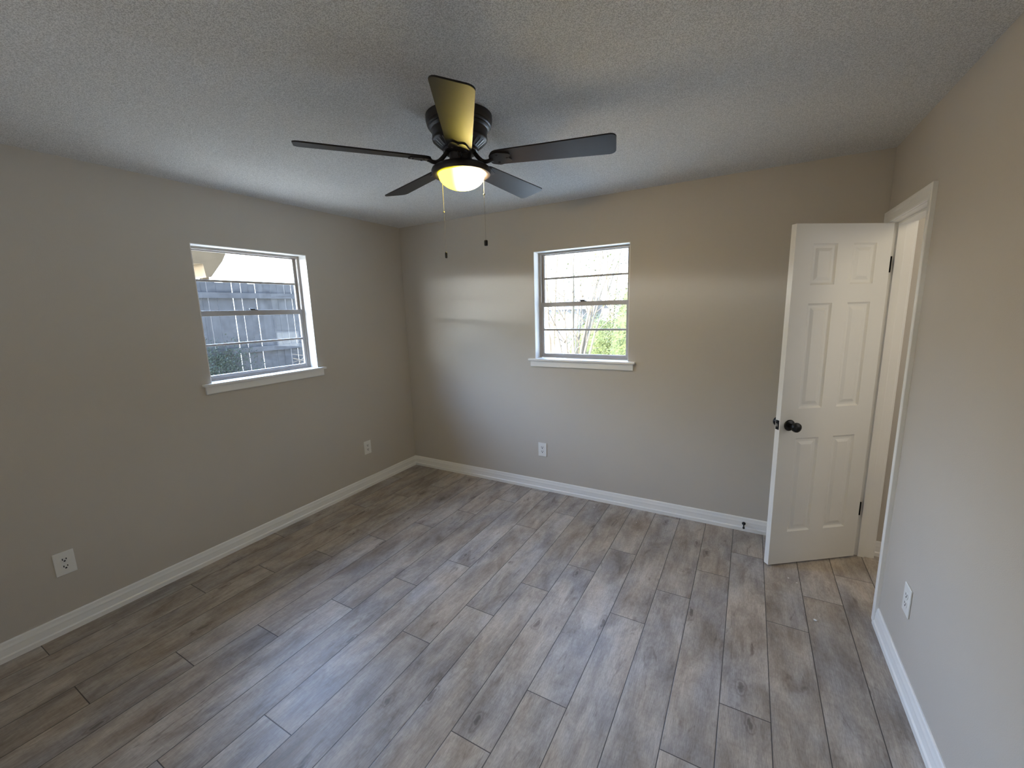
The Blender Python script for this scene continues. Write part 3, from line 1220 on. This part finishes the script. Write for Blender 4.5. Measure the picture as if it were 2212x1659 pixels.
# brush heap at the fence foot
bm = bmesh.new()
for i in range(110):
    c = Vector((FD + rf.uniform(0.34, 0.75), rf.uniform(1.5, 2.2), rf.uniform(0.45, 1.05) ** 1.1 - 0.08))
    if i % 3 == 0:
        c.z = rf.uniform(GZ + 0.02, 0.45)
    d = Vector((rf.uniform(-.25, .25), rf.uniform(-1, 1), rf.uniform(-.35, .5))).normalized() * rf.uniform(0.12, 0.38)
    if i % 3 == 0:
        d.z = abs(d.z)
        c.z = max(c.z, GZ + 0.012 + d.z)
        if i % 9 == 0:
            c.z = GZ + 0.010 + d.z
    tube(bm, [c - d, c + Vector((0, 0, rf.uniform(-.03, .05))), c + d], [0.008, 0.006, 0.003], 5)
tag(obj('brush_heap', bm, M['bark']), 'heap of dead branches against the wooden fence', 'branches', kind='stuff')


def at_px(px, py, axis, val):
    d = F_ + R_ * ((px - 1106) / FPX) - U_ * ((py - 829.5) / FPX)
    t = (val - CAM[axis]) / d[axis]
    return CAM + d * t


# neighbour's porch roof corner beyond the fence (upper left of the left window)
nb = tag(empty('porch', (-8.0, 3.0, GZ)), 'tan wooden porch roof corner rising behind the fence', 'porch')
poly = [at_px(390 + x / 4.482, 500 + y_ / 4.482, 0, -8.0) for x, y_ in ((60, 120), (500, 150), (440, 205), (405, 290), (300, 440), (250, 445), (215, 310), (60, 310))]
bm = bmesh.new()
prism(bm, poly, (-2.5, 0, 0))
child('gable', bm, M['tan'], nb)
pp = at_px(390 + 232 / 4.482, 500 + 430 / 4.482, 0, -8.6)
bm = bmesh.new()
box(bm, -8.7, -8.55, pp.y - 0.07, pp.y + 0.07, GZ, pp.z + 0.35)
child('post', bm, M['tan'], nb)

# crape myrtle stems in front of the back window
rt = random.Random(21)


def tree(name, base, stems, height, spread, rad, label, leaves=0, leaf_r=0.9, mat_l='leaf', group=None, lean=(0, 0)):
    e = tag(empty(name, base), label, 'tree', group)
    lv = bmesh.new()
    for s in range(stems):
        bm = bmesh.new()
        a = rt.uniform(0, 2 * math.pi)
        sp = spread * rt.uniform(0.35, 1.0)
        h = height * rt.uniform(0.8, 1.1)
        pts, rads = [], []
        jx, jy = rt.uniform(-.03, .03), rt.uniform(-.03, .03)
        for k in range(9):
            u = k / 8
            pts.append((rt.uniform(-.02, .02) * u + 0.06 * math.cos(a) + (sp * math.cos(a) + lean[0]) * u ** 1.25 + jx * math.sin(5 * u),
                        rt.uniform(-.02, .02) * u + 0.06 * math.sin(a) + (sp * math.sin(a) + lean[1]) * u ** 1.25 + jy * math.cos(4 * u), h * u))
            rads.append(rad * (1 - 0.75 * u) * (0.8 + 0.4 * rt.random() * 0.3))
        tube(bm, pts, rads, 8)
        # twigs
        for q in range(5):
            k = rt.randint(3, 7)
            p = Vector(pts[k])
            d = Vector((rt.uniform(-1, 1), rt.uniform(-1, 1), rt.uniform(0.2, 1.2))).normalized() * rt.uniform(0.3, 0.9)
            tube(bm, [p, p + d * 0.5 + Vector((0, 0, 0.05)), p + d], [rads[k] * 0.55, rads[k] * 0.35, rads[k] * 0.12], 5)
        obj('stem', bm, M['bark'], e)
        for q in range(leaves):
            k = rt.randint(4, 8)
            c = Vector(pts[k]) + Vector((rt.gauss(0, leaf_r * .5), rt.gauss(0, leaf_r * .5), rt.gauss(0.2, leaf_r * .35)))
            n = Vector((rt.gauss(0, 1), rt.gauss(0, 1), rt.gauss(0, 1))).normalized()
            t = n.orthogonal().normalized()
            b3 = n.cross(t)
            sz = rt.uniform(0.012, 0.026)
            lv.faces.new([lv.verts.new(c + t * sz), lv.verts.new(c + b3 * sz * .5), lv.verts.new(c - t * sz), lv.verts.new(c - b3 * sz * .5)])
    if leaves:
        f = obj('foliage', lv, M[mat_l], e)
        f['kind'] = 'stuff'
    else:
        lv.free()
    return e


tree('crape_myrtle', (0.25, 4.0, GZ), 16, 3.3, 1.15, 0.032, 'pale many-stemmed tree standing close outside the back window', 40, 0.8)
tree('small_tree', (1.15, 7.6, GZ), 9, 3.8, 0.8, 0.035, 'slender leaning stems at the right of the back window view', 130, 1.0)
tree('yard_tree', (-4.2, 13.0, GZ), 2, 6.0, 0.8, 0.13, 'taller yard tree far behind the slender stems', 700, 1.6)
tree('yard_tree', (at_px(1318, 600, 1, 21.0).x, 21.0, GZ), 2, 8.0, 0.9, 0.14, 'taller yard tree at the right of the far yard', 700, 1.6)


def bush(loc, rx, rz_, n, label):
    bm = bmesh.new()
    for i in range(n):
        d = Vector((rt.gauss(0, 1), rt.gauss(0, 1), rt.gauss(0, 1))).normalized() * rt.uniform(0.75, 1.0)
        c = Vector((d.x * rx, d.y * rx, abs(d.z) * rz_))
        nrm = (d + Vector((rt.uniform(-.6, .6), rt.uniform(-.6, .6), rt.uniform(-.6, .6)))).normalized()
        t = nrm.orthogonal().normalized()
        b3 = nrm.cross(t)
        s = rt.uniform(0.018, 0.040)
        bm.faces.new([bm.verts.new(c + t * s), bm.verts.new(c + b3 * s * .6), bm.verts.new(c - t * s), bm.verts.new(c - b3 * s * .6)])
    # dense core
    core = bmesh.ops.create_icosphere(bm, subdivisions=2, radius=1.0)
    for v in core['verts']:
        v.co = Vector((v.co.x * rx * 0.8, v.co.y * rx * 0.8, max(0, v.co.z) * rz_ * 0.85))
    o = obj('bush', bm, M['leaf'])
    o.location = loc
    return tag(o, label, 'bush')


bush((0.05, 10.2, GZ), 1.15, 3.1, 8000, 'tall yellow-green bush behind the slender stems')
bush((-2.0, 12.5, GZ), 1.4, 1.7, 5000, 'low rounded bush in the middle of the far yard')
# grey outbuilding far left
sh = tag(empty('shed', (-5.3, 16.5, GZ)), 'grey outbuilding behind the many-stemmed tree', 'shed')
bm = bmesh.new()
box(bm, -7.2, -3.6, 15.2, 18, GZ, 1.55)
child('walls', bm, M['siding'], sh)
bm = bmesh.new()
prism(bm, [(-7.5, 14.9, 1.55), (-7.5, 18.3, 1.55), (-7.5, 16.6, 2.1)], (4.2, 0, 0))
child('roof', bm, M['roof'], sh)
# cream outbuilding at the right of the yard
cx_ = at_px(1344, 700, 1, 14.0).x
ob = tag(empty('garage', (cx_ + 2.5, 16.0, GZ)), 'cream outbuilding at the right edge of the back window view', 'outbuilding')
bm = bmesh.new()
box(bm, cx_, cx_ + 5.0, 14.0, 18.0, GZ, 3.3)
child('walls', bm, M['cream'], ob)
bm = bmesh.new()
prism(bm, [(cx_ - 0.12, 13.8, 3.3), (cx_ - 0.12, 18.2, 3.3), (cx_ - 0.12, 16.0, 4.3)], (5.24, 0, 0))
child('roof', bm, M['roof'], ob)
bm = bmesh.new()
box(bm, cx_ - 0.03, cx_ + 0.09, 13.97, 14.0, GZ, 3.3)
child('corner_board', bm, M['trim'], ob)
